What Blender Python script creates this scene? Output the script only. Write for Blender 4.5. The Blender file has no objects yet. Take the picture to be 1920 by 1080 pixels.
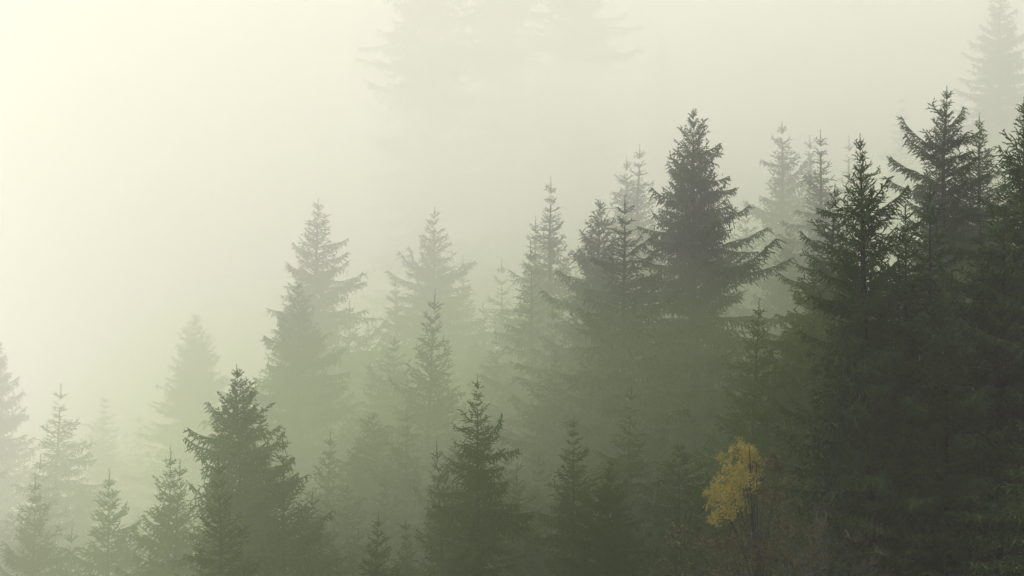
import bpy, math
import numpy as np
from mathutils import Vector, Matrix, Euler

S = bpy.context.scene
C = S.collection
R = math.radians

# ------------------------------------------------------------------ camera
FPX = 3800.0                       # focal length in pixels of a 1920 wide frame
cam_d = bpy.data.cameras.new('camera')
cam_d.sensor_width = 36.0
cam_d.lens = 36.0 * FPX / 1920.0
cam_d.clip_start = 0.1
cam_d.clip_end = 3000.0
cam = bpy.data.objects.new('camera', cam_d)
cam.rotation_euler = (R(90), 0, 0)
C.objects.link(cam)
S.camera = cam

# ------------------------------------------------------------------ light
SUN_EL, SUN_AZ = 48.0, -58.0       # azimuth from +Y, negative is to the left
w = bpy.data.worlds.new('World')
S.world = w
w.use_nodes = True
nt = w.node_tree
sky = nt.nodes.new('ShaderNodeTexSky')
sky.sky_type = 'NISHITA'
sky.sun_disc = False
sky.sun_elevation = R(SUN_EL)
sky.sun_rotation = R(SUN_AZ)
sky.dust_density = 6.0
sky.ozone_density = 0.4
sky.air_density = 0.7
bg = nt.nodes['Background']
nt.links.new(sky.outputs['Color'], bg.inputs['Color'])
bg.inputs['Strength'].default_value = 0.15
sun_d = bpy.data.lights.new('sun', 'SUN')
sun_d.energy = 5.0
sun_d.angle = R(0.5)
sun_d.color = (1.0, 0.918, 0.905)
sun = bpy.data.objects.new('sun', sun_d)
C.objects.link(sun)
sd = Vector((math.sin(R(SUN_AZ)) * math.cos(R(SUN_EL)), math.cos(R(SUN_AZ)) * math.cos(R(SUN_EL)), math.sin(R(SUN_EL))))
sun.rotation_euler = sd.to_track_quat('Z', 'Y').to_euler()
sun.location = sd * 300

S.view_settings.view_transform = 'Standard'
S.view_settings.look = 'None'
S.view_settings.exposure = 0.53
S.view_settings.gamma = 1.0
S.render.engine = 'CYCLES'
S.cycles.volume_bounces = 14
S.cycles.max_bounces = 16
S.cycles.diffuse_bounces = 2
S.cycles.glossy_bounces = 1
S.cycles.transmission_bounces = 2
S.cycles.use_denoising = True
S.cycles.sample_clamp_indirect = 6.0

# ------------------------------------------------------------------ materials
def new_mat(name):
    m = bpy.data.materials.new(name)
    m.use_nodes = True
    n = m.node_tree.nodes
    return m, n, m.node_tree.links, n['Principled BSDF']

def foliage(name, c1, c2, rough=0.6, trans=0.34, scale=1.7):
    """needles or leaves: colour varies by tree and by clump, some light passes through"""
    m, n, l, p = new_mat(name)
    geo = n.new('ShaderNodeNewGeometry')
    noise = n.new('ShaderNodeTexNoise'); noise.inputs['Scale'].default_value = scale
    noise.inputs['Detail'].default_value = 3
    l.new(geo.outputs['Position'], noise.inputs['Vector'])
    info = n.new('ShaderNodeObjectInfo')
    add = n.new('ShaderNodeMath'); add.operation = 'MULTIPLY_ADD'
    l.new(info.outputs['Random'], add.inputs[0]); add.inputs[1].default_value = 0.5
    l.new(noise.outputs['Fac'], add.inputs[2])
    sub = n.new('ShaderNodeMath'); sub.operation = 'SUBTRACT'; sub.inputs[1].default_value = 0.25
    sub.use_clamp = True
    l.new(add.outputs[0], sub.inputs[0])
    ramp = n.new('ShaderNodeMix'); ramp.data_type = 'RGBA'
    ramp.inputs['A'].default_value = (*c1, 1); ramp.inputs['B'].default_value = (*c2, 1)
    l.new(sub.outputs[0], ramp.inputs['Factor'])
    l.new(ramp.outputs['Result'], p.inputs['Base Color'])
    p.inputs['Roughness'].default_value = rough
    p.inputs['Specular IOR Level'].default_value = 0.25
    tr = n.new('ShaderNodeBsdfTranslucent')
    l.new(ramp.outputs['Result'], tr.inputs['Color'])
    mix = n.new('ShaderNodeMixShader'); mix.inputs[0].default_value = trans
    l.new(p.outputs[0], mix.inputs[1]); l.new(tr.outputs[0], mix.inputs[2])
    l.new(mix.outputs[0], n['Material Output'].inputs['Surface'])
    return m

M_NEEDLE = foliage('spruce_needles', (0.034, 0.086, 0.013), (0.086, 0.170, 0.026))
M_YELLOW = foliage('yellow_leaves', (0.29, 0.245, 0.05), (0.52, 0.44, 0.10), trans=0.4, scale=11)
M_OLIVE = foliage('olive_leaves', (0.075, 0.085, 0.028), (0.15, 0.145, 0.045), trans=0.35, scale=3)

def bark(name, c1, c2):
    m, n, l, p = new_mat(name)
    noise = n.new('ShaderNodeTexNoise'); noise.inputs['Scale'].default_value = 7
    noise.inputs['Detail'].default_value = 6
    tc = n.new('ShaderNodeTexCoord'); l.new(tc.outputs['Object'], noise.inputs['Vector'])
    mx = n.new('ShaderNodeMix'); mx.data_type = 'RGBA'
    mx.inputs['A'].default_value = (*c1, 1); mx.inputs['B'].default_value = (*c2, 1)
    l.new(noise.outputs['Fac'], mx.inputs['Factor']); l.new(mx.outputs['Result'], p.inputs['Base Color'])
    bp = n.new('ShaderNodeBump'); bp.inputs['Strength'].default_value = 0.6
    l.new(noise.outputs['Fac'], bp.inputs['Height']); l.new(bp.outputs[0], p.inputs['Normal'])
    p.inputs['Roughness'].default_value = 0.9
    return m
M_BARK = bark('spruce_bark', (0.032, 0.040, 0.024), (0.075, 0.082, 0.052))
M_TWIG = bark('grey_twig_bark', (0.04, 0.046, 0.028), (0.085, 0.09, 0.055))

def floor_mat():
    m, n, l, p = new_mat('forest_floor')
    noise = n.new('ShaderNodeTexNoise'); noise.inputs['Scale'].default_value = 0.35
    noise.inputs['Detail'].default_value = 8
    tc = n.new('ShaderNodeTexCoord'); l.new(tc.outputs['Object'], noise.inputs['Vector'])
    r = n.new('ShaderNodeValToRGB'); l.new(noise.outputs['Fac'], r.inputs['Fac'])
    r.color_ramp.elements[0].position = 0.35; r.color_ramp.elements[0].color = (0.03, 0.035, 0.015, 1)
    r.color_ramp.elements[1].position = 0.70; r.color_ramp.elements[1].color = (0.085, 0.08, 0.035, 1)
    l.new(r.outputs[0], p.inputs['Base Color'])
    bp = n.new('ShaderNodeBump'); bp.inputs['Strength'].default_value = 0.8
    l.new(noise.outputs['Fac'], bp.inputs['Height']); l.new(bp.outputs[0], p.inputs['Normal'])
    p.inputs['Roughness'].default_value = 0.95
    return m

def air(name, density, aniso, color=(1, 1, 1)):
    m = bpy.data.materials.new(name); m.use_nodes = True
    n = m.node_tree.nodes; n.clear()
    o = n.new('ShaderNodeOutputMaterial'); v = n.new('ShaderNodeVolumePrincipled')
    v.inputs['Density'].default_value = density
    v.inputs['Anisotropy'].default_value = aniso
    v.inputs['Color'].default_value = (*color, 1)
    m.node_tree.links.new(v.outputs[0], o.inputs['Volume'])
    return m

# ------------------------------------------------------------------ helpers
def link(name, data, parent=None, loc=(0, 0, 0), rot=(0, 0, 0), scale=(1, 1, 1)):
    o = bpy.data.objects.new(name, data)
    C.objects.link(o)
    o.parent = parent
    o.location = loc; o.rotation_euler = rot; o.scale = scale
    return o

def tag(o, label=None, cat=None, group=None, kind=None):
    if label: o['label'] = label
    if cat: o['category'] = cat
    if group: o['group'] = group
    if kind: o['kind'] = kind
    return o

def mesh_arrays(name, verts, loops, sizes, mat):
    me = bpy.data.meshes.new(name)
    me.vertices.add(len(verts)); me.vertices.foreach_set('co', np.ascontiguousarray(verts, dtype=np.float32).ravel())
    me.loops.add(len(loops)); me.loops.foreach_set('vertex_index', np.ascontiguousarray(loops, dtype=np.int32))
    starts = np.concatenate(([0], np.cumsum(sizes)[:-1])).astype(np.int32)
    me.polygons.add(len(sizes)); me.polygons.foreach_set('loop_start', starts)
    me.update(calc_edges=True)
    me.validate()
    me.materials.append(mat)
    return me

def mesh_py(name, verts, faces, mat):
    me = bpy.data.meshes.new(name); me.from_pydata(verts, [], faces); me.update(); me.materials.append(mat)
    return me

def twig_mesh(name, T, mat):
    """T: (N,7) start, end, radius -> three-sided spindles, 7 verts and 9 triangles each"""
    N = len(T)
    a, b, r = T[:, 0:3], T[:, 3:6], T[:, 6:7]
    d = b - a
    ln = np.linalg.norm(d, axis=1, keepdims=True) + 1e-9
    d = d / ln
    up = np.tile(np.array([[0.31, 0.17, 0.93]]), (N, 1))
    s = np.cross(d, up); s /= np.linalg.norm(s, axis=1, keepdims=True) + 1e-9
    t = np.cross(d, s)
    V = np.zeros((N, 7, 3))
    for k in range(3):
        ang = 2 * math.pi * k / 3
        off = s * math.cos(ang) + t * math.sin(ang)
        V[:, k] = a + off * r * 0.6
        V[:, 3 + k] = a + d * ln * 0.5 + off * r
    V[:, 6] = b
    base = (np.arange(N) * 7)[:, None]
    q = np.array([0, 1, 4, 3, 1, 2, 5, 4, 2, 0, 3, 5])
    tr = np.array([3, 4, 6, 4, 5, 6, 5, 3, 6])
    loops = np.concatenate([base + q, base + tr], axis=1).ravel()
    sizes = np.tile(np.array([4, 4, 4, 3, 3, 3]), N)
    return mesh_arrays(name, V.reshape(-1, 3), loops, sizes, mat)

def nrm(v):
    return v / (np.linalg.norm(v) + 1e-9)

# ------------------------------------------------------------------ terrain
def softplus(x, k=8.0):
    return k * np.log1p(np.exp(np.clip(x / k, -40, 40)))
def sstep(x, a, b):
    t = np.clip((x - a) / (b - a), 0, 1); return t * t * (3 - 2 * t)
def ground_z(x, y):
    rise = 0.50 * softplus(y - 156.0)
    rise = 62.0 * (1 - np.exp(-rise / 62.0)) * sstep(x, -36, 12)
    z = -17.0 + rise + 0.06 * np.clip(x, -60, 60)
    z = z - 0.45 * softplus(-x - 13.0, 4.0) * (1 - sstep(-x, 60, 140) * 0.6) * sstep(y, 15, 60)
    z = z + 15.2 * np.exp(-(y / 22.0) ** 2)
    z = z + 0.45 * np.sin(x * 0.21 + 1.3) * np.cos(y * 0.17) + 0.25 * np.sin(x * 0.53 + y * 0.4)
    return z
gx = np.unique(np.concatenate([np.linspace(-400, 400, 81), np.linspace(-60, 60, 81)]))
gy = np.unique(np.concatenate([np.linspace(-120, 460, 80), np.linspace(20, 240, 120)]))
X, Y = np.meshgrid(gx, gy)
Z = ground_z(X, Y)
nx, ny = len(gx), len(gy)
V = np.stack([X.ravel(), Y.ravel(), Z.ravel()], axis=1)
i, j = np.meshgrid(np.arange(nx - 1), np.arange(ny - 1))
k = (j * nx + i).ravel()
loops = np.stack([k, k + 1, k + nx + 1, k + nx], axis=1).ravel()
gm = mesh_arrays('hillside', V, loops, np.full(len(k), 4), floor_mat())
for p in gm.polygons: p.use_smooth = True
tag(link('hillside', gm), 'dark mossy forest hillside under the misty spruces', 'hillside', kind='structure')

# ------------------------------------------------------------------ air
HAZE_D = 0.0007
def box_mesh(name, lo, hi, mat):
    x0, y0, z0 = lo; x1, y1, z1 = hi
    v = [(x0, y0, z0), (x1, y0, z0), (x1, y1, z0), (x0, y1, z0), (x0, y0, z1), (x1, y0, z1), (x1, y1, z1), (x0, y1, z1)]
    f = [(0, 3, 2, 1), (4, 5, 6, 7), (0, 1, 5, 4), (1, 2, 6, 5), (2, 3, 7, 6), (3, 0, 4, 7)]
    return mesh_py(name, v, f, mat)
h = link('haze', box_mesh('haze', (-420, -140, float(Z.min()) - 1.5), (420, 480, 112), air('thin_haze', HAZE_D, 0.45, (1.0, 0.985, 0.93))))
tag(h, 'thin pale haze filling the air over the whole hillside', 'haze', kind='stuff')

# a bank of fog lying against the slope; its front runs slantwise, nearer on the left
FOG_D = 0.020
FOG_P, FOG_M = (-15.2, 60.0), 0.708
def bank_mesh(name, foot, z0, tops, mat):
    """closed prism over a four-cornered foot, its top climbing with the slope"""
    v = [(x, y, z0) for x, y in foot] + [(x, y, t) for (x, y), t in zip(foot, tops)]
    f = [(0, 3, 2, 1), (4, 5, 6), (4, 6, 7), (0, 1, 5, 4), (1, 2, 6, 5), (2, 3, 7, 6), (3, 0, 4, 7)]
    return mesh_py(name, v, f, mat)
def front_y(x): return FOG_P[1] + FOG_M * (x - FOG_P[0])
def top_z(y): return 30.0 + 0.33 * max(y - 66.0, 0.0)
foot = [(-57.0, front_y(-57.0)), (110.0, front_y(110.0)), (110.0, 290.0), (-94.0, 290.0)]
fb = link('haze', bank_mesh('fog_bank', foot, -36.0, [58.0] + [top_z(y) for x, y in foot[1:]], air('fog', FOG_D, 0.06, (0.985, 1.0, 0.94))))
tag(fb, 'dense cream fog bank lying between the rows of spruces', 'haze', kind='stuff')

# a low layer of mist among the crowns, needle-filtered light painted into its green colour
mfoot = [(-17.0, front_y(-17.0) - 9), (62.0, front_y(62.0) - 9), (62.0, front_y(62.0) + 40), (-17.0, front_y(-17.0) + 40)]
ml = link('haze', bank_mesh('painted_green_mist', mfoot, -34.0, [-6.0, 9.0, 18.0, 0.0], air('painted_green_mist', 0.0095, 0.2, (0.75, 1.0, 0.36))))
tag(ml, 'low mist among the crowns of the stand, green light painted into its colour', 'haze', kind='stuff')

# loose wisps drifting between the rows: closed, lumpy, of even density
def wisp(u, v, Yw, rx, ry, rz, seed, dens=None):
    rng = np.random.default_rng(seed)
    n, m = 36, 18; vv = []; ff = []
    ph = rng.uniform(0, 6.28, 8)
    for a in range(1, m):
        t = math.pi * a / m
        for b in range(n):
            q = 2 * math.pi * b / n
            r = 1 + 0.16 * math.sin(3 * q + ph[0]) * math.sin(t) + 0.12 * math.sin(2 * t + 5 * q + ph[1]) * math.sin(t) + 0.10 * math.sin(4 * t + ph[2] - 2 * q) * math.sin(t)
            vv.append((rx * r * math.sin(t) * math.cos(q), ry * r * math.sin(t) * math.sin(q), rz * r * math.cos(t)))
    vv += [(0, 0, rz), (0, 0, -rz)]
    for a in range(m - 2):
        for b in range(n):
            ff.append((a * n + b, (a + 1) * n + b, (a + 1) * n + (b + 1) % n, a * n + (b + 1) % n))
    for b in range(n):
        ff.append((len(vv) - 2, b, (b + 1) % n)); ff.append((len(vv) - 1, (m - 2) * n + (b + 1) % n, (m - 2) * n + b))
    o = link('haze', mesh_py('wisp', vv, ff, M_WISP), loc=((u - 960) / FPX * Yw, Yw, (540 - v) / FPX * Yw), rot=(0, R(rng.normal(-8, 6)), fog_ang))
    if dens is not None: o.data.materials[0] = dens
    return o
fog_ang = math.atan(FOG_M)
M_WISP = air('wisp', 0.016, 0.06, (0.985, 1.0, 0.94))
M_BELT = air('fog_belt', 0.040, 0.06, (0.985, 1.0, 0.94))
for args, lab in (((960, 330, 152, 34, 8, 8, 9, M_BELT), 'thick belt of fog hiding the feet of the ghostly far spruces'), ((235, 900, 84, 8, 4, 2.4, 1), 'pale wisp of mist lying low behind the young spruces'), ((1230, 640, 88, 8, 4, 2.6, 3), 'soft wisp of mist at the feet of the tallest dense spruce'),
                  ((420, 300, 150, 22, 9, 6, 5), 'wide pale wisp drifting in the open fog'), ((1320, 130, 150, 24, 9, 5, 6), 'long pale wisp drifting above the ridge trees')):
    tag(wisp(*args), lab, 'haze', kind='stuff')

def fog_front(u):
    kx = (u - 960) / FPX
    return (FOG_P[1] - FOG_M * FOG_P[0]) / (1 - FOG_M * kx)

# ------------------------------------------------------------------ spruce boughs
def bough(L, style, rng, step=0.12, thick=1.0, tert=1.0):
    """needle-clad bough leaving the origin along +X; returns (N,7) twigs"""
    out = []
    e0, e1, e2 = {'up': (32, 36, 58), 'mid': (9, -5, 13), 'low': (-14, -22, -4)}[style]
    n = max(5, int(L / 0.22))
    pts = [np.zeros(3)]; bend = rng.normal(0, 0.10)
    for q in range(n):
        s = (q + 0.5) / n
        e = e0 + (e1 - e0) * min(1, s / 0.5) if s < 0.5 else e1 + (e2 - e1) * ((s - 0.5) / 0.5) ** 1.3
        e = R(e + rng.normal(0, 5)); az = bend * s * 2 + rng.normal(0, 0.06)
        pts.append(pts[-1] + (L / n) * np.array([math.cos(e) * math.cos(az), math.cos(e) * math.sin(az), math.sin(e)]))
    pts = np.array(pts)
    for q in range(n):
        s = q / n
        out.append((*pts[q], *(pts[q + 1] + (pts[q + 1] - pts[q]) * 0.25), (0.030 - 0.010 * s) * thick if s > 0.25 else 0.026 * thick))
    def at(s):
        f = min(s * n, n - 1e-6); q = int(f); return pts[q] + (pts[q + 1] - pts[q]) * (f - q), nrm(pts[q + 1] - pts[q])
    s = 0.12
    side = 1
    while s < 1.0:
        p, t = at(s)
        side = -side
        lat = nrm(np.cross(np.array([0, 0, 1.0]), t)) * side
        shape = min(1, s / 0.35) * (1 - s) ** 0.75
        l2 = (0.13 + 0.34 * L ** 0.85 * shape) * rng.uniform(0.6, 1.25)
        if style == 'up':
            ro = R(rng.uniform(-60, 50)); upv = nrm(np.cross(t, lat)) * side
            lat = lat * math.cos(ro) + upv * math.sin(ro)
            dz = rng.uniform(-0.15, 0.2) if L < 1.5 else rng.uniform(-0.6, 0.15)
        else:
            dz = rng.uniform(-0.55, -0.05)
        fw = R(rng.uniform(35, 62))
        d2 = nrm(t * math.cos(fw) + lat * math.sin(fw) + np.array([0, 0, dz]))
        e = p + d2 * l2
        out.append((*p, *e, 0.030 * thick * rng.uniform(0.8, 1.15)))
        if rng.random() < 0.5:
            out.append((*e, *(e + nrm(d2 + np.array([0, 0, 0.35])) * 0.12), 0.020 * thick))
        m = int(l2 / (0.13 / tert))
        for g in range(m):
            f = (g + rng.uniform(0.2, 0.9)) / max(m, 1)
            p3 = p + d2 * l2 * f
            l3 = rng.uniform(0.10, 0.30) * (1.0 if style == 'up' else rng.uniform(0.8, 1.6))
            sid = 1 if g % 2 else -1
            ax = nrm(np.cross(d2, np.array([0, 0, 1.0])))
            dn = rng.uniform(-0.35, 0.25) if style == 'up' and L < 1.5 else rng.uniform(-1.6, -0.2)
            d3 = nrm(d2 * 0.6 + ax * sid * rng.uniform(0.3, 0.9) + np.array([0, 0, dn]))
            out.append((*p3, *(p3 + d3 * l3), 0.024 * thick * rng.uniform(0.8, 1.2)))
        if (style != 'up' or L > 1.5) and rng.random() < 0.95:      # hanging comb twigs
            l3 = rng.uniform(0.14, 0.55) * (0.5 + shape)
            d3 = nrm(np.array([rng.normal(0, 0.15), rng.normal(0, 0.15), -1]))
            out.append((*p, *(p + d3 * l3), 0.028 * thick))
        s += step / L * rng.uniform(0.7, 1.3)
    return np.array(out)

def place(T, az, tilt, sc, pos):
    """rotate (tilt up, then azimuth), scale and move a twig array"""
    ct, st, ca, sa = math.cos(tilt), math.sin(tilt), math.cos(az), math.sin(az)
    Ry = np.array([[ct, 0, -st], [0, 1, 0], [st, 0, ct]])
    Rz = np.array([[ca, -sa, 0], [sa, ca, 0], [0, 0, 1]])
    M = (Rz @ Ry).T * sc
    o = T.copy()
    o[:, 0:3] = T[:, 0:3] @ M + pos; o[:, 3:6] = T[:, 3:6] @ M + pos
    o[:, 6] = T[:, 6] * (0.5 + 0.5 * sc)
    return o

LENS = (0.55, 1.0, 1.8, 2.8, 3.8)
STY = ('up', 'mid', 'low')
rng0 = np.random.default_rng(11)
COARSE = {}      # light versions, joined into the crowns
FINE = {}        # detailed boughs, objects of their own
for st in STY:
    for L in LENS:
        COARSE[st, L] = [bough(L, st, rng0, step=0.15 if L < 0.8 else 0.12 if L < 2 else 0.19, thick=1.0 if L < 2 else 1.35, tert=0.9 if L < 2 else 0.6) for _ in range(3)]
        if L >= 1.0:
            FINE[st, L] = [twig_mesh('bough_' + st, bough(L, st, rng0, step=0.10, tert=1.2), M_NEEDLE) for _ in range(3)]

def near_len(l, lens):
    return min(lens, key=lambda q: abs(math.log(q / max(l, 0.05))))

def styled(d, up, l):
    """bough style and tilt at a depth d below the tip, for a bough of length l"""
    a = 48 * math.exp(-d / 5.0) - 15 * (1 - math.exp(-d / 9.0)) + up * 20
    if a > 16 and (l < 1.2 or int(d * 37) % 4 == 0): return 'up', R(a - 38)
    if a > -6: return 'mid', R(min(a, 46))
    return 'low', R(a + 14)

CROWN_KINDS = {   # reach a*d^p, leader, whorl spacing, boughs per whorl, between-whorl fill, up-sweep, depth of crown
    'classic': dict(a=0.64, p=0.82, lead=0.65, sp=0.42, nb=6, fill=7, up=0.1, D=19),
    'classic2': dict(a=0.58, p=0.84, lead=0.7, sp=0.45, nb=6, fill=7, up=0.25, D=19),
    'narrow': dict(a=0.42, p=0.84, lead=0.75, sp=0.44, nb=6, fill=7, up=0.15, D=19),
    'narrow2': dict(a=0.36, p=0.88, lead=0.85, sp=0.52, nb=5, fill=4, up=-0.1, D=18),
    'broad': dict(a=0.80, p=0.78, lead=0.4, sp=0.37, nb=7, fill=9, up=0.3, D=20),
    'upswept': dict(a=0.56, p=0.80, lead=0.6, sp=0.39, nb=7, fill=9, up=0.5, D=18),
    'sapling': dict(a=0.46, p=0.86, lead=0.7, sp=0.40, nb=6, fill=6, up=0.35, D=11),
    'sapling2': dict(a=0.38, p=0.90, lead=0.65, sp=0.38, nb=6, fill=6, up=0.45, D=11),
}
CROWN = {}
def make_crown(kind, c, rng):
    parts = []
    top = [(0, 0, -c['lead'] - 0.1, 0, 0, 0.0, 0.024)]
    for q in range(12):
        z = -rng.uniform(0.05, c['lead']); az = rng.uniform(0, 6.28)
        top.append((0, 0, z, 0.05 * math.cos(az), 0.05 * math.sin(az), z + 0.07, 0.012))
    parts.append(np.array(top))
    d = c['lead']
    while d < c['D']:
        for ring in (0, 1):
            cnt = c['nb'] if ring == 0 else c['fill']
            if d > 11: cnt = max(3, cnt - 2)
            if ring: cnt = max(1, int(cnt * min(1.0, max(0.15, (d - 0.6) / 2.6))))
            ph = rng.uniform(0, 6.28)
            for b in range(cnt):
                dd = d + (rng.normal(0, 0.05) if ring == 0 else rng.uniform(0.05, c['sp']))
                reach = c['a'] * max(dd - c['lead'] * 0.55, 0.12) ** c['p']
                l = reach * (rng.uniform(0.48, 0.92) if ring == 0 else rng.uniform(0.25, 0.70))
                l = min(max(l, 0.30 if ring == 0 else 0.15), 4.2)
                st, tilt = styled(dd, c['up'], l)
                L0 = near_len(l, LENS)
                T = COARSE[st, L0][rng.integers(3)]
                az = ph + 6.283 * b / cnt + rng.normal(0, 0.25)
                parts.append(place(T, az, tilt + R(rng.normal(0, 9)), l / L0, np.array([0, 0, -dd])))
        d += c['sp'] * rng.uniform(0.8, 1.2) * (1 + 0.035 * d)
    T = np.concatenate(parts)
    return twig_mesh('crown_' + kind, T, M_NEEDLE)
for q, (kname, c) in enumerate(CROWN_KINDS.items()):
    CROWN[kname] = make_crown(kname, c, np.random.default_rng(100 + q))
print('CROWN TRIS', {k: len(m.polygons) for k, m in CROWN.items()})

def trunk_mesh(seed):
    """unit-high tapering, slightly wandering trunk"""
    rng = np.random.default_rng(seed); v = []; f = []; n = 8; rows = 14
    for q in range(rows):
        t = q / (rows - 1)
        r = 0.0125 * (1 - t) ** 0.9 + 0.0012 + (0.006 * math.exp(-t * 30))
        cx, cy = (0, 0) if q in (0, rows - 1) else rng.normal(0, 0.0012, 2)
        for b in range(n):
            a = 6.283 * b / n; v.append((cx + r * math.cos(a), cy + r * math.sin(a), t))
    for q in range(rows - 1):
        for b in range(n):
            f.append((q * n + b, q * n + (b + 1) % n, (q + 1) * n + (b + 1) % n, (q + 1) * n + b))
    f.append(tuple(range(n))[::-1]); f.append(tuple((rows - 1) * n + b for b in range(n)))
    return mesh_py('trunk', v, f, M_BARK)
TRUNKS = [trunk_mesh(5 + q) for q in range(4)]

def cone_mesh():
    prof = [(0.0, 0.006), (-0.02, 0.017), (-0.07, 0.022), (-0.12, 0.016), (-0.15, 0.004)]
    v, f = [], []
    for z, r in prof:
        for b in range(6): v.append((r * math.cos(b * 1.0472), r * math.sin(b * 1.0472), z))
    for q in range(4):
        for b in range(6): f.append((q * 6 + b, q * 6 + (b + 1) % 6, q * 6 + 6 + (b + 1) % 6, q * 6 + 6 + b))
    f.append((0, 1, 2, 3, 4, 5)); f.append((29, 28, 27, 26, 25, 24))
    return mesh_py('cone', v, f, bark('pale_cone', (0.16, 0.15, 0.11), (0.36, 0.34, 0.26)))
CONE = cone_mesh()
count = [0]
def spruce(u, v, kind, label, Y=None, tau=None, sc=1.0, wide=1.0, nb=34, up=None, extra=(), group=None, dmax=13.0, name='spruce_tree', sink=0.15, full=False, cones=0):
    """tip at pixel (u, v) of the photograph, at its own distance; stands on the hillside"""
    count[0] += 1
    rng = np.random.default_rng(1000 + count[0] * 7)
    if Y is None:
        y0 = fog_front(u); Y = y0 + max(0.0, tau - HAZE_D * y0) / FOG_D
        sc *= Y / (y0 + max(0.0, tau - HAZE_D * y0) / 0.030)
    x = (u - 960) / FPX * Y; z = (540 - v) / FPX * Y
    gz = float(ground_z(x, Y)); H = z - gz
    root = link(name, None, loc=(x, Y, gz - sink))
    H += sink
    root.rotation_euler = (R(rng.normal(0, 0.9)), R(rng.normal(0, 1.2)), 0)
    tip = root.rotation_euler.to_matrix() @ Vector((0, 0, H))
    root.location = (x - tip.x, Y - tip.y, gz - sink)      # the tip stays put, the foot gives way to the lean
    tag(root, label, 'tree', group)
    tw = max(1.0, min(1.5, H / 18))
    link('trunk', TRUNKS[count[0] % 4], root, scale=(H * tw * 0.9, H * tw * 0.9, H - 1.3 * sc))
    c = CROWN_KINDS[kind]
    zs = min(sc, (H - 0.3) / c['D'])
    if H - 0.3 < c['D'] * sc: zs = sc * max(0.72, (H - 0.3) / (c['D'] * sc))
    if full: zs = (H - 1.0) / c['D']
    link('crown', CROWN[kind], root, loc=(0, 0, H), rot=(0, 0, rng.uniform(0, 6.28)), scale=(sc * wide, sc * wide, zs))
    upv = c['up'] if up is None else up
    vis = min(dmax, H * 0.8, (1130 - v) / FPX * Y / max(sc, .01))
    todo = []
    lop = rng.uniform(0.82, 1.2, 2)                        # one flank of a crown reaches further than the other
    for b in range(nb):
        d = c['lead'] + 0.35 + (vis - c['lead']) * ((b + rng.uniform(0, 1)) / nb) ** 0.9
        if d > vis: continue
        az = (0 if b % 2 else math.pi) + R(rng.normal(0, 38))
        l = c['a'] * max(d - c['lead'] * 0.55, 0.2) ** c['p'] * rng.uniform(0.70, 1.28) * wide * lop[b % 2]
        todo.append((d, az, l, upv + rng.normal(0, 0.12)))
    for (d, side, l, uu) in extra:
        d, uu = d + 0.5, uu * 0.5
        todo.append((d, (0 if side > 0 else math.pi) + R(rng.normal(0, 12)), l, uu))
    for (d, az, l, uu) in todo:
        l = min(l, 4.6)
        st, tilt = styled(d, uu, l)
        L0 = near_len(l, LENS[1:])
        tilt += R(rng.normal(0, 9)); s = l / L0 * sc
        # local X runs outward: tilt about -Y, then turn to the azimuth
        m = Matrix.Rotation(az, 3, 'Z') @ Matrix.Rotation(-tilt, 3, 'Y')
        link('branch', FINE[st, L0][rng.integers(3)], root, loc=(0, 0, H - d * zs), rot=m.to_euler(), scale=(s, s, s))
    for q in range(cones):
        d = rng.uniform(1.0, 5.0); a = R(rng.uniform(-165, -15)); r = c['a'] * d ** c['p'] * rng.uniform(0.5, 0.85)
        s = rng.uniform(0.6, 1.2)
        link('cone', CONE, root, loc=(r * math.cos(a), r * math.sin(a), H - d * zs - 0.05), rot=(rng.normal(0, .15), rng.normal(0, .15), 0), scale=(s, s, s))
    return root, H, Y

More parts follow.
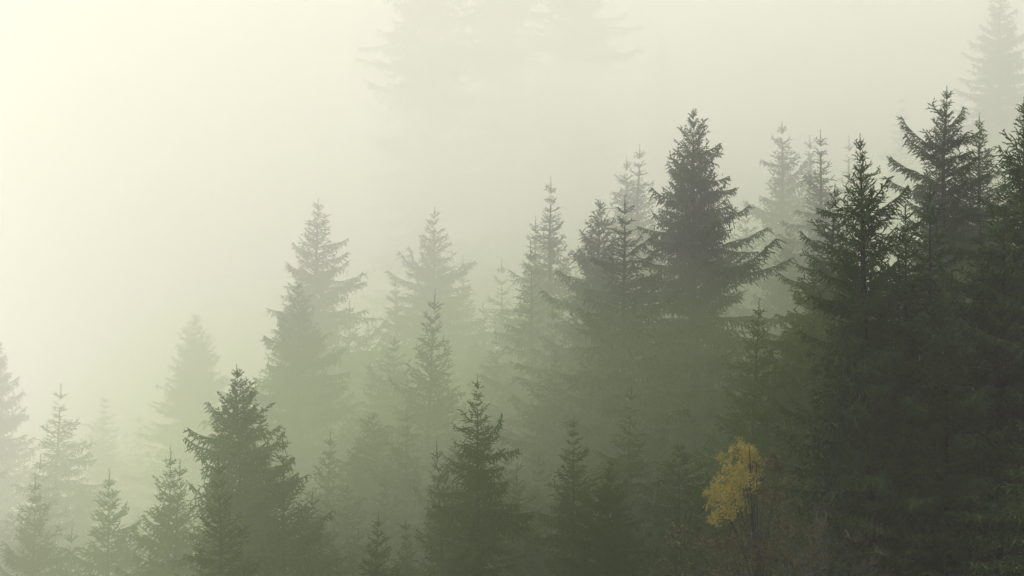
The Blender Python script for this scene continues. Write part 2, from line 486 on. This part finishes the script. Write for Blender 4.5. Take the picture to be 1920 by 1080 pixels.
# ------------------------------------------------------------------ the trees
TREES = [
 # ---- dark trees at the right
 dict(u=1612, v=246, kind='upswept', Y=66, wide=0.8, nb=54, label='nearly black spruce with a dense club-shaped top in front of paler ridge trees',
      extra=[(2.0, 1, 1.3, 1.5), (2.6, 1, 2.0, 1.3), (2.4, -1, 1.5, 1.2), (3.2, 1, 2.4, 1.0), (1.1, 1, 0.7, 1.6), (1.4, -1, .7, .8)]),
 dict(u=1697, v=372, kind='sapling', Y=68, wide=1.2, nb=44, label='small dark spruce filling the gap beside the nearly black club-topped spruce'),
 dict(u=1776, v=158, kind='upswept', tau=0.12, wide=1.0, nb=36, label='broad grey-green spruce throwing long curved boughs out over the gap beside it',
      extra=[(2.6, -1, 2.6, 1.5), (3.0, -1, 2.2, 1.6), (4.0, -1, 3.2, 1.3), (4.4, -1, 2.7, 1.5), (1.6, 1, 1.5, 1.2), (2.2, 1, 1.8, 1.2), (1.0, -1, 1.1, .9)]),
 dict(u=1836, v=210, kind='classic2', tau=0.15, nb=44, label='grey-green spruce pressed against the broad spruce with long curved boughs'),
 dict(u=1920, v=178, kind='upswept', Y=70, nb=44, wide=0.9, sc=1.1, label='black spruce half cut off at the end of the ridge line'),
 dict(u=1838, v=412, kind='narrow', Y=68, nb=32, wide=1.2, sc=1.1, label='dark slim spruce standing below the broad spruce with long curved boughs'),
 dict(u=1772, v=540, kind='upswept', Y=65, wide=1, nb=46, cones=10, sc=1.1, label='large blackish spruce dotted with pale cones, lowest of the dark group'),
 dict(u=1424, v=556, kind='sapling', tau=0.07, nb=34, wide=1.05, cones=6, label='dark spruce with a tufted top rising straight above the yellow birch'),
 dict(u=1538, v=240, tau=0.43, kind='narrow', nb=34, label='slim olive spruce with an open top beside the nearly black club-topped spruce'),
 dict(u=1466, v=222, tau=0.79, kind='classic2', nb=30, label='pale green slender-tipped spruce on the ridge next to the tall dense spruce'),
 dict(u=1518, v=250, tau=0.87, kind='narrow', nb=20, label='pale spruce tip showing close beside the slim olive open-topped spruce'),
 dict(u=1592, v=250, tau=0.95, kind='narrow2', nb=16, label='faint thin spruce tip peeping out behind the nearly black club-topped spruce'),
 dict(u=1526, v=468, tau=0.05, kind='classic', nb=30, cones=6, label='dark olive spruce merging into the foot of the slim olive spruce'),
 dict(u=1655, v=560, Y=71, kind='classic', nb=26, sc=1.1, label='blackish spruce buried in shade beneath the small dark gap-filling spruce'),
 dict(u=1905, v=560, Y=70, kind='classic2', nb=26, sc=1.1, label='black spruce deep in shade under the slim dark spruce'),
 dict(u=1560, v=770, Y=70, kind='upswept', nb=26, sc=1.1, label='dark spruce with drooping skirts standing just beyond the yellow birch'),
 dict(u=1744, v=338, Y=73, kind='classic2', nb=34, label='dark spruce wedged between the club-topped and the broad curved-bough spruces'),
 dict(u=1884, v=318, Y=68, kind='classic', nb=34, label='blackish spruce wedged between the slim dark spruce and the cut-off black one'),
 dict(u=1566, v=338, tau=0.10, kind='classic', nb=34, label='dark olive spruce pressed close to the club-topped spruce'),
 dict(u=1496, v=585, tau=0.09, kind='classic2', nb=30, label='shaggy dark spruce next to the tufted one above the yellow birch'),
 dict(u=1600, v=600, Y=73, kind='classic', nb=30, sc=1.1, label='blackish shaggy spruce directly beneath the raised boughs of the club-topped spruce'),
 # ---- the middle
 dict(u=1300, v=202, tau=0.24, kind='broad', wide=0.78, nb=70, cones=6, label='tallest dense spruce with a bushy rounded tip and hanging comb-like boughs',
      ),
 dict(u=1200, v=266, tau=0.79, kind='narrow', nb=26, label='taller of two pale twin spruce tips beside the tallest dense spruce'),
 dict(u=1175, v=290, tau=0.82, kind='classic2', nb=26, label='shorter of two pale twin spruce tips beside the tallest dense spruce'),
 dict(u=1172, v=362, tau=0.24, kind='narrow', wide=1.35, nb=60, label='dark bottle-brush topped spruce with wide low boughs before the pale twin tips',
      extra=[(5.5, 1, 2.9, .8), (6.5, 1, 3.2, .6), (3.6, 1, 1.7, 1.1), (4.2, -1, 1.6, 1)]),
 dict(u=1125, v=372, tau=0.34, kind='broad', nb=54, wide=0.82, label='soft green spruce with a bent tip joined to the dark bottle-brush topped spruce'),
 dict(u=1033, v=328, tau=0.59, kind='narrow', nb=38, label='grey-green spire-topped spruce with a bare pole-like leader and open twigs'),
 dict(u=1004, v=402, tau=0.69, kind='narrow', nb=28, label='pale spruce leaning in at the shoulder of the spire-topped spruce'),
 dict(u=995, v=446, tau=0.49, kind='narrow2', nb=34, label='thin spruce with widely spaced whorls in front of the spire-topped spruce'),
 dict(u=940, v=480, tau=0.92, kind='narrow2', nb=26, label='small pale spindly spruce with a bare leader alone in a foggy gap'),
 dict(u=1036, v=568, tau=0.40, kind='sapling2', nb=32, label='young bright green spruce at the foot of the spire-topped spruce'),
 dict(u=815, v=382, tau=1.00, kind='classic', nb=40, label='pale fog-veiled spruce with a spire tip and two raised side boughs',
      extra=[(3.4, -1, 2.4, 1.5), (3.8, -1, 2.6, 1.2), (3.8, 1, 2.5, 1.6), (3.2, 1, 2.1, 1.3)]),
 dict(u=740, v=510, tau=1.00, kind='sapling', nb=28, label='small pale spruce beside the fog-veiled spruce with raised side boughs'),
 dict(u=868, v=478, tau=1.10, kind='narrow', nb=18, label='pale spruce almost hidden at the back of the fog-veiled raised-bough spruce'),
 dict(u=816, v=540, tau=0.45, kind='sapling', sc=1.2, nb=44, label='green spruce with a long bare leader in front of the fog-veiled spruce'),
 dict(u=597, v=366, tau=0.95, kind='classic', nb=60, label='tall pale spruce with a straight spike leader and upturned open boughs'),
 dict(u=560, v=528, tau=0.67, kind='broad', wide=0.85, nb=56, label='wide misty spruce with sweeping boughs overlapping the tall spike-leader spruce'),
 dict(u=655, v=558, tau=0.92, kind='sapling', nb=28, label='pale round-shouldered spruce with one raised bough beside the tall spike-leader spruce',
      extra=[(2.2, 1, 2.4, 1.4), (2.9, 1, 2.4, 1.2)]),
 dict(u=694, v=664, tau=0.69, kind='narrow2', nb=26, label='faint slender spruce fading into green mist below the round-shouldered spruce'),
 dict(u=905, v=560, tau=0.92, kind='sapling', nb=22, label='hazy low spruce filling the space below the spindly bare-leader spruce'),
 # ---- the left
 dict(u=366, v=586, tau=1.5, kind='broad', wide=0.95, nb=34, label='ghostly broad cone of a spruce nearly lost in bright fog'),
 dict(u=196, v=735, tau=1.75, kind='narrow', nb=22, label='very faint thin spruce spire dissolving in bright fog'),
 dict(u=262, v=770, tau=1.90, kind='narrow2', nb=18, label='faint low spruce spray at the foot of the ghostly broad cone'),
 dict(u=235, v=800, tau=2.00, kind='narrow2', nb=14, label='faintest little spruce tip between the thin faint spire and the ghostly cone'),
 dict(u=115, v=712, tau=0.92, kind='narrow2', nb=44, wide=1.15, label='pale gaunt spruce with a stick-like top and one low outstretched bough',
      extra=[(5.0, 1, 2.6, .2), (5.6, 1, 2.7, .0), (1.9, 1, 0.9, 1.3), (3.4, 1, 1.7, 1.0)]),
 dict(u=-18, v=590, tau=1.35, kind='broad', nb=40, wide=0.85, label='pale heavy-boughed spruce cut off behind the gaunt stick-topped spruce'),
 dict(u=444, v=680, tau=0.21, kind='upswept', wide=0.95, nb=76, label='dark green spruce with candelabra boughs and a bare red-brown leader',
      extra=[(1.5, -1, 0.95, 1.3), (2.3, -1, 1.6, 1.2), (3.0, -1, 2.0, 0.9), (3.6, -1, 2.1, 0.6), (2.0, 1, 1.3, 1.2), (2.8, 1, 1.6, 0.9), (3.5, 1, 1.9, 0.6), (1.2, 1, 0.8, 1.3)]),
 dict(u=530, v=808, tau=0.17, kind='sapling2', nb=38, label='dark green young spruce tucked beside the candelabra spruce'),
 dict(u=586, v=912, tau=0.2, kind='sapling', nb=26, label='low green spruce with raised bough tips at the skirt of the young dark green spruce'),
 dict(u=320, v=836, tau=0.32, kind='sapling', nb=34, label='soft green spruce with a forked spindly top beside the candelabra spruce'),
 dict(u=338, v=858, tau=0.3, kind='sapling2', nb=20, label='second spindly tip of the soft green pair beside the candelabra spruce'),
 dict(u=409, v=852, tau=0.13, kind='sapling2', nb=30, label='young spruce with a thin spike tip standing before the candelabra spruce'),
 dict(u=205, v=876, tau=0.41, kind='sapling', nb=40, label='tidy symmetrical young green spruce with antler-like whorls'),
 dict(u=66, v=884, tau=0.45, kind='sapling', nb=36, label='young green spruce with a dark tufted tip below the gaunt spruce'),
 dict(u=76, v=848, tau=0.69, kind='narrow2', nb=22, label='slim pale spruce tip just behind the tufted young spruce'),
 dict(u=135, v=985, tau=0.43, kind='sapling2', nb=18, label='low green spruce wedged between the two young foreground spruces'),
 # ---- the front
 dict(u=895, v=698, tau=0.1, kind='narrow', nb=42, wide=0.75, cones=6, label='dark spruce with a dense pointed top and a few pale cones amid the stand',
      extra=[(3.2, 1, 1.5, 1.6), (3.8, 1, 1.7, 1.4)]),
 dict(u=818, v=822, tau=0.12, kind='sapling', nb=36, wide=0.8, cones=3, label='dark green spruce with sloping boughs leaning on the dense pointed spruce'),
 dict(u=1076, v=772, tau=0.08, kind='narrow', nb=34, cones=4, wide=0.7, label='slender dark free-standing spruce with a thin leader in the dim mist'),
 dict(u=1147, v=856, tau=0.05, kind='upswept', sc=0.8, nb=34, cones=9, wide=0.8, label='dark blue-green cone-dotted spruce beside the slender free-standing spruce'),
 dict(u=1185, v=716, tau=0.12, kind='narrow2', nb=30, cones=3, wide=0.9, label='dim thin spruce with sparse tiers behind the blue-green cone-dotted spruce'),
 dict(u=710, v=956, tau=0.10, kind='sapling', sc=0.8, nb=30, label='small dark spruce with upcurved whorls at the very bottom'),
 dict(u=760, v=968, tau=0.14, kind='sapling2', sc=0.85, nb=26, label='small green spruce tip next to the dark one with upcurved whorls'),
 dict(u=968, v=880, tau=0.14, kind='narrow', nb=26, label='dim spruce half merged with the dense pointed spruce'),
 dict(u=1270, v=820, tau=0.08, kind='classic', nb=30, label='dim brown-green spruce with shaggy skirts beside the yellow birch'),
 dict(u=1010, v=960, tau=0.12, kind='sapling', nb=22, label='low dark spruce crouching between the slender spruce and the dense pointed spruce'),
 # ---- far up the slope, nearly lost
 dict(u=790, v=-400, tau=2.35, kind='broad', sc=1.15, wide=1.1, nb=36, dmax=20, full=True, label='huge ghost spruce high in the fog with ragged drooping bough ends'),
 dict(u=925, v=-470, tau=2.45, kind='broad', sc=1.2, wide=1.0, nb=26, dmax=20, full=True, label='central trunkless ghost of a spruce between two others high in the fog'),
 dict(u=1070, v=-380, tau=2.3, kind='broad', sc=1.1, wide=1.0, nb=36, dmax=20, full=True, label='huge ghost spruce high in the fog above the twin pale tips'),
 dict(u=1240, v=30, tau=2.70, kind='narrow', nb=16, label='barely visible spruce tip in the fog over the tallest dense spruce'),
 dict(u=1876, v=-40, tau=1.60, kind='classic', sc=1.1, nb=40, label='pale grey spruce high in the fog above the broad curved-bough spruce'),
 dict(u=1690, v=170, tau=2.0, kind='narrow2', nb=16, label='ghostly thin spruce spire in the fog over the small dark gap-filling spruce'),
]
# trees further in, of which only veiled crown fragments show between the others
FILL = [(690, 800, .55), (620, 720, .75), (770, 700, .7), (870, 760, .55), (960, 700, .5), (1080, 640, .42), (1230, 600, .38), (1360, 480, .5),
        (1330, 660, .32), (1480, 430, .45), (1450, 620, .3), (1120, 860, .24), (1230, 960, .16), (930, 960, .2), (700, 900, .42), (500, 950, .42),
        (610, 850, .55), (260, 960, .7), (380, 960, .5), (20, 960, .8), (150, 900, 1.0), (470, 830, .9), (1720, 470, .3), (1880, 420, .35), (1600, 520, .35),
        (740, 625, .62), (842, 665, .5), (930, 625, .6), (982, 765, .4), (662, 765, .6), (735, 825, .42), (560, 885, .45), (1062, 745, .35), (1142, 725, .3), (1212, 800, .24), (800, 785, .48), (1292, 560, .32), (690, 604, .95), (778, 566, 1.1), (718, 640, .85), (902, 610, .9), (640, 640, 1.0), (980, 560, .8), (1080, 500, .75), (1240, 430, .7), (1400, 380, .75), (1060, 930, .26), (850, 950, .28), (780, 860, .45), (560, 800, 1.0), (1390, 860, .2), (1510, 900, .15), (640, 960, .4)]
# the row goes on past both ends of the view
BEYOND = [(1990, 150, dict(Y=66), 'upswept'), (2075, 210, dict(Y=72), 'classic'), (2160, 120, dict(tau=.08), 'broad'), (2260, 200, dict(Y=70), 'classic2'), (2040, 470, dict(Y=58), 'classic'),
          (2180, 520, dict(Y=60), 'upswept'), (-130, 640, dict(tau=.9), 'classic'), (-230, 820, dict(tau=.5), 'sapling'), (-90, 900, dict(tau=.35), 'sapling2')]
FILL += [(620, 800, .35), (700, 772, .38), (652, 900, .28), (762, 762, .33), (602, 965, .22), (722, 884, .27), (852, 834, .25), (952, 834, .22), (1012, 845, .20),
         (1102, 822, .18), (1232, 744, .20), (1182, 905, .14), (1042, 655, .30), (1132, 565, .25), (480, 900, .3), (672, 985, .2)]
RES = []
for t in TREES:
    r_, H_, Y_ = spruce(**t)
    RES.append((t['u'], t['v'], round(H_, 1), round(Y_, 1)))
FILL_LABEL = ('pale spruce crown almost swallowed by mist between the clearer trees', 'grey-green half veiled spruce crown filling a gap between clearer trees',
              'dim dark spruce crown crowded in the shade below the clearer trees')
FILL_GROUP = ('pale spruces lost in the mist of the stand', 'half veiled spruces filling the stand', 'dim spruces crowded at the foot of the stand')
kinds = ('classic', 'narrow', 'classic2', 'sapling', 'broad')
for q, (u, v, tau) in enumerate(FILL):
    r_, H_, Y_ = spruce(u, v, kinds[q % 5], FILL_LABEL[0 if tau >= .6 else 1 if tau >= .3 else 2], tau=tau, nb=14, group=FILL_GROUP[0 if tau >= .6 else 1 if tau >= .3 else 2])
    RES.append((u, v, round(H_, 1), round(Y_, 1)))
for u, v, dist, kd in BEYOND:
    spruce(u, v, kd, 'spruce carrying the misty row on past its cut-off end trees', nb=24, group='spruces carrying the row on past its ends', **dist)
print('TREES', RES); print('TRIS', sum(sum(len(p.vertices) - 2 for p in m.polygons) for m in bpy.data.meshes))

# ------------------------------------------------------------------ the yellow birch and the bare shrubs
def leaf_mesh(name, P, size, rng, mat):
    """rhombic leaves at points P, folded along the midrib"""
    N = len(P)
    d = rng.normal(0, 1, (N, 3)); d[:, 2] -= 0.4; d /= np.linalg.norm(d, axis=1, keepdims=True)
    s = np.cross(d, rng.normal(0, 1, (N, 3))); s /= np.linalg.norm(s, axis=1, keepdims=True)
    nn = np.cross(d, s)
    l = size * rng.uniform(0.7, 1.3, (N, 1))
    V = np.stack([P, P + d * l * 0.5 + s * l * 0.33 + nn * l * 0.08, P + d * l, P + d * l * 0.5 - s * l * 0.33 + nn * l * 0.08], axis=1)
    b = (np.arange(N) * 4)[:, None]
    loops = np.concatenate([b + np.array([0, 1, 2]), b + np.array([0, 2, 3])], axis=1).ravel()
    return mesh_arrays(name, V.reshape(-1, 3), loops, np.full(N * 2, 3), mat)

def tube(pts, rad, n=6):
    v, f = [], []
    for q, p in enumerate(pts):
        t = nrm(np.array(pts[min(q + 1, len(pts) - 1)]) - np.array(pts[max(q - 1, 0)]))
        s = nrm(np.cross(t, [0.3, 0.9, 0.1])); b = np.cross(t, s)
        for k in range(n):
            a = 6.283 * k / n
            v.append(tuple(np.array(p) + (s * math.cos(a) + b * math.sin(a)) * rad[q]))
    for q in range(len(pts) - 1):
        for k in range(n):
            f.append((q * n + k, q * n + (k + 1) % n, (q + 1) * n + (k + 1) % n, (q + 1) * n + k))
    f.append(tuple(range(n))[::-1]); f.append(tuple((len(pts) - 1) * n + k for k in range(n)))
    return v, f

def wpt(u, v, Y):
    return np.array([(u - 960) / FPX * Y, Y, (540 - v) / FPX * Y])

def birch():
    rng = np.random.default_rng(77)
    Yb = 60.0
    bx = (1405 - 960) / FPX * Yb; bz = float(ground_z(bx, Yb)) - 0.1
    root = link('birch_tree', None, loc=(bx, Yb, bz))
    tag(root, 'golden yellow birch glowing among the dark spruces', 'tree')
    O = np.array([bx, Yb, bz])
    top = wpt(1405, 835, Yb) - O
    pts = [np.array([0.3, 0.5, 0]), top * 0.3 + [0.35, 0.5, 0], top * 0.6 + [0.3, 0.45, 0], top * 0.85 + [0.1, 0.3, 0], top]
    v, f = tube(pts, [0.09, 0.075, 0.055, 0.03, 0.01])
    link('trunk', mesh_py('birch_trunk', v, f, M_TWIG), root)
    # leaf clumps, yellow ones along the sunward flank, thinner olive ones on the other flank
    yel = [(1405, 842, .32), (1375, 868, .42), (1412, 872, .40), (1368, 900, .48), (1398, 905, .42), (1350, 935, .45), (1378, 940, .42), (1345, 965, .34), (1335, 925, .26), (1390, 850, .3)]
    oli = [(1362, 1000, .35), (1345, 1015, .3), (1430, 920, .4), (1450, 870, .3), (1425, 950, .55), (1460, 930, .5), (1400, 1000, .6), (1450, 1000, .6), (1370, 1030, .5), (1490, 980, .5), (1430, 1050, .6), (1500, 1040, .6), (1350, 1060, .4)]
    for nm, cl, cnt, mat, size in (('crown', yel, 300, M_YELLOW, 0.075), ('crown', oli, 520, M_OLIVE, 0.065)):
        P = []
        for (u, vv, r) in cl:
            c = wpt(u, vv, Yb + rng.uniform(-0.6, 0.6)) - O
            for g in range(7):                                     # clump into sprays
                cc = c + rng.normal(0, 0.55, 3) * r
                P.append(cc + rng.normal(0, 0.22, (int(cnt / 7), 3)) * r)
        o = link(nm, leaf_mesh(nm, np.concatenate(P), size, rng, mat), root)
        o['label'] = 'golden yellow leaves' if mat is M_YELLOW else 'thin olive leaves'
    for (u, vv, r) in yel + oli:
        e = wpt(u, vv, Yb) - O + rng.normal(0, 0.1, 3)
        s = pts[2] * rng.uniform(0.9, 1.15) if vv < 960 else pts[1] * rng.uniform(1.0, 1.6)
        v, f = tube([s, (s + e) / 2 + [0, 0, 0.1], e], [0.03, 0.02, 0.006], 5)
        link('limb', mesh_py('limb', v, f, M_TWIG), root)
birch()

def shrub(u, v, Y, wpx, label, n=70, leaves=None, seed=1, lmat=None):
    rng = np.random.default_rng(seed)
    x = (u - 960) / FPX * Y; gz = float(ground_z(x, Y)) - 0.1
    h = (540 - v) / FPX * Y - gz; half = wpx / 2 / FPX * Y
    root = link('shrub', None, loc=(x, Y, gz)); tag(root, label, 'shrub', None)
    T, L = [], []
    for q in range(n):
        p = np.array([rng.normal(0, .15), rng.normal(0, .15), 0.0])
        e = np.array([rng.uniform(-half, half), rng.uniform(-half, half), h * rng.uniform(0.65, 1.0)])
        seg = 6; prev = p
        for g in range(1, seg + 1):
            t = g / seg
            cur = p + (e - p) * np.array([t ** 1.6, t ** 1.6, t]) + rng.normal(0, 0.05, 3)
            T.append((*prev, *cur, 0.03 * (1 - t) + 0.010))
            if g > 2:
                for _ in range(4):
                    dd = nrm(np.array([rng.normal(0, 1), rng.normal(0, 1), rng.uniform(.1, 1)])) * rng.uniform(.2, .6)
                    T.append((*cur, *(cur + dd), 0.011)); L.append(cur + dd * rng.uniform(.3, 1))
            prev = cur
    link('stem', twig_mesh('shrub_stems', np.array(T), M_TWIG), root)
    if lmat is not None:
        Lp = np.array(L); Lp = np.repeat(Lp, leaves, axis=0) + rng.normal(0, .1, (len(Lp) * leaves, 3))
        link('crown', leaf_mesh('shrub_leaves', Lp, 0.06, rng, lmat), root)
shrub(1470, 900, 61.5, 170, 'bare twiggy grey-brown shrub leaning on the yellow birch', seed=3, leaves=2, lmat=M_OLIVE)
shrub(1340, 985, 58.5, 150, 'olive leafy shrub growing low under the yellow birch', seed=4, leaves=4, lmat=M_OLIVE)
shrub(1272, 985, 60.0, 45, 'small shrub with a few yellow leaves near the birch', n=22, seed=5, leaves=2, lmat=M_YELLOW)
shrub(1570, 985, 57.0, 190, 'dim olive thicket shrub in the shade beyond the birch', seed=6, leaves=3, lmat=M_OLIVE)
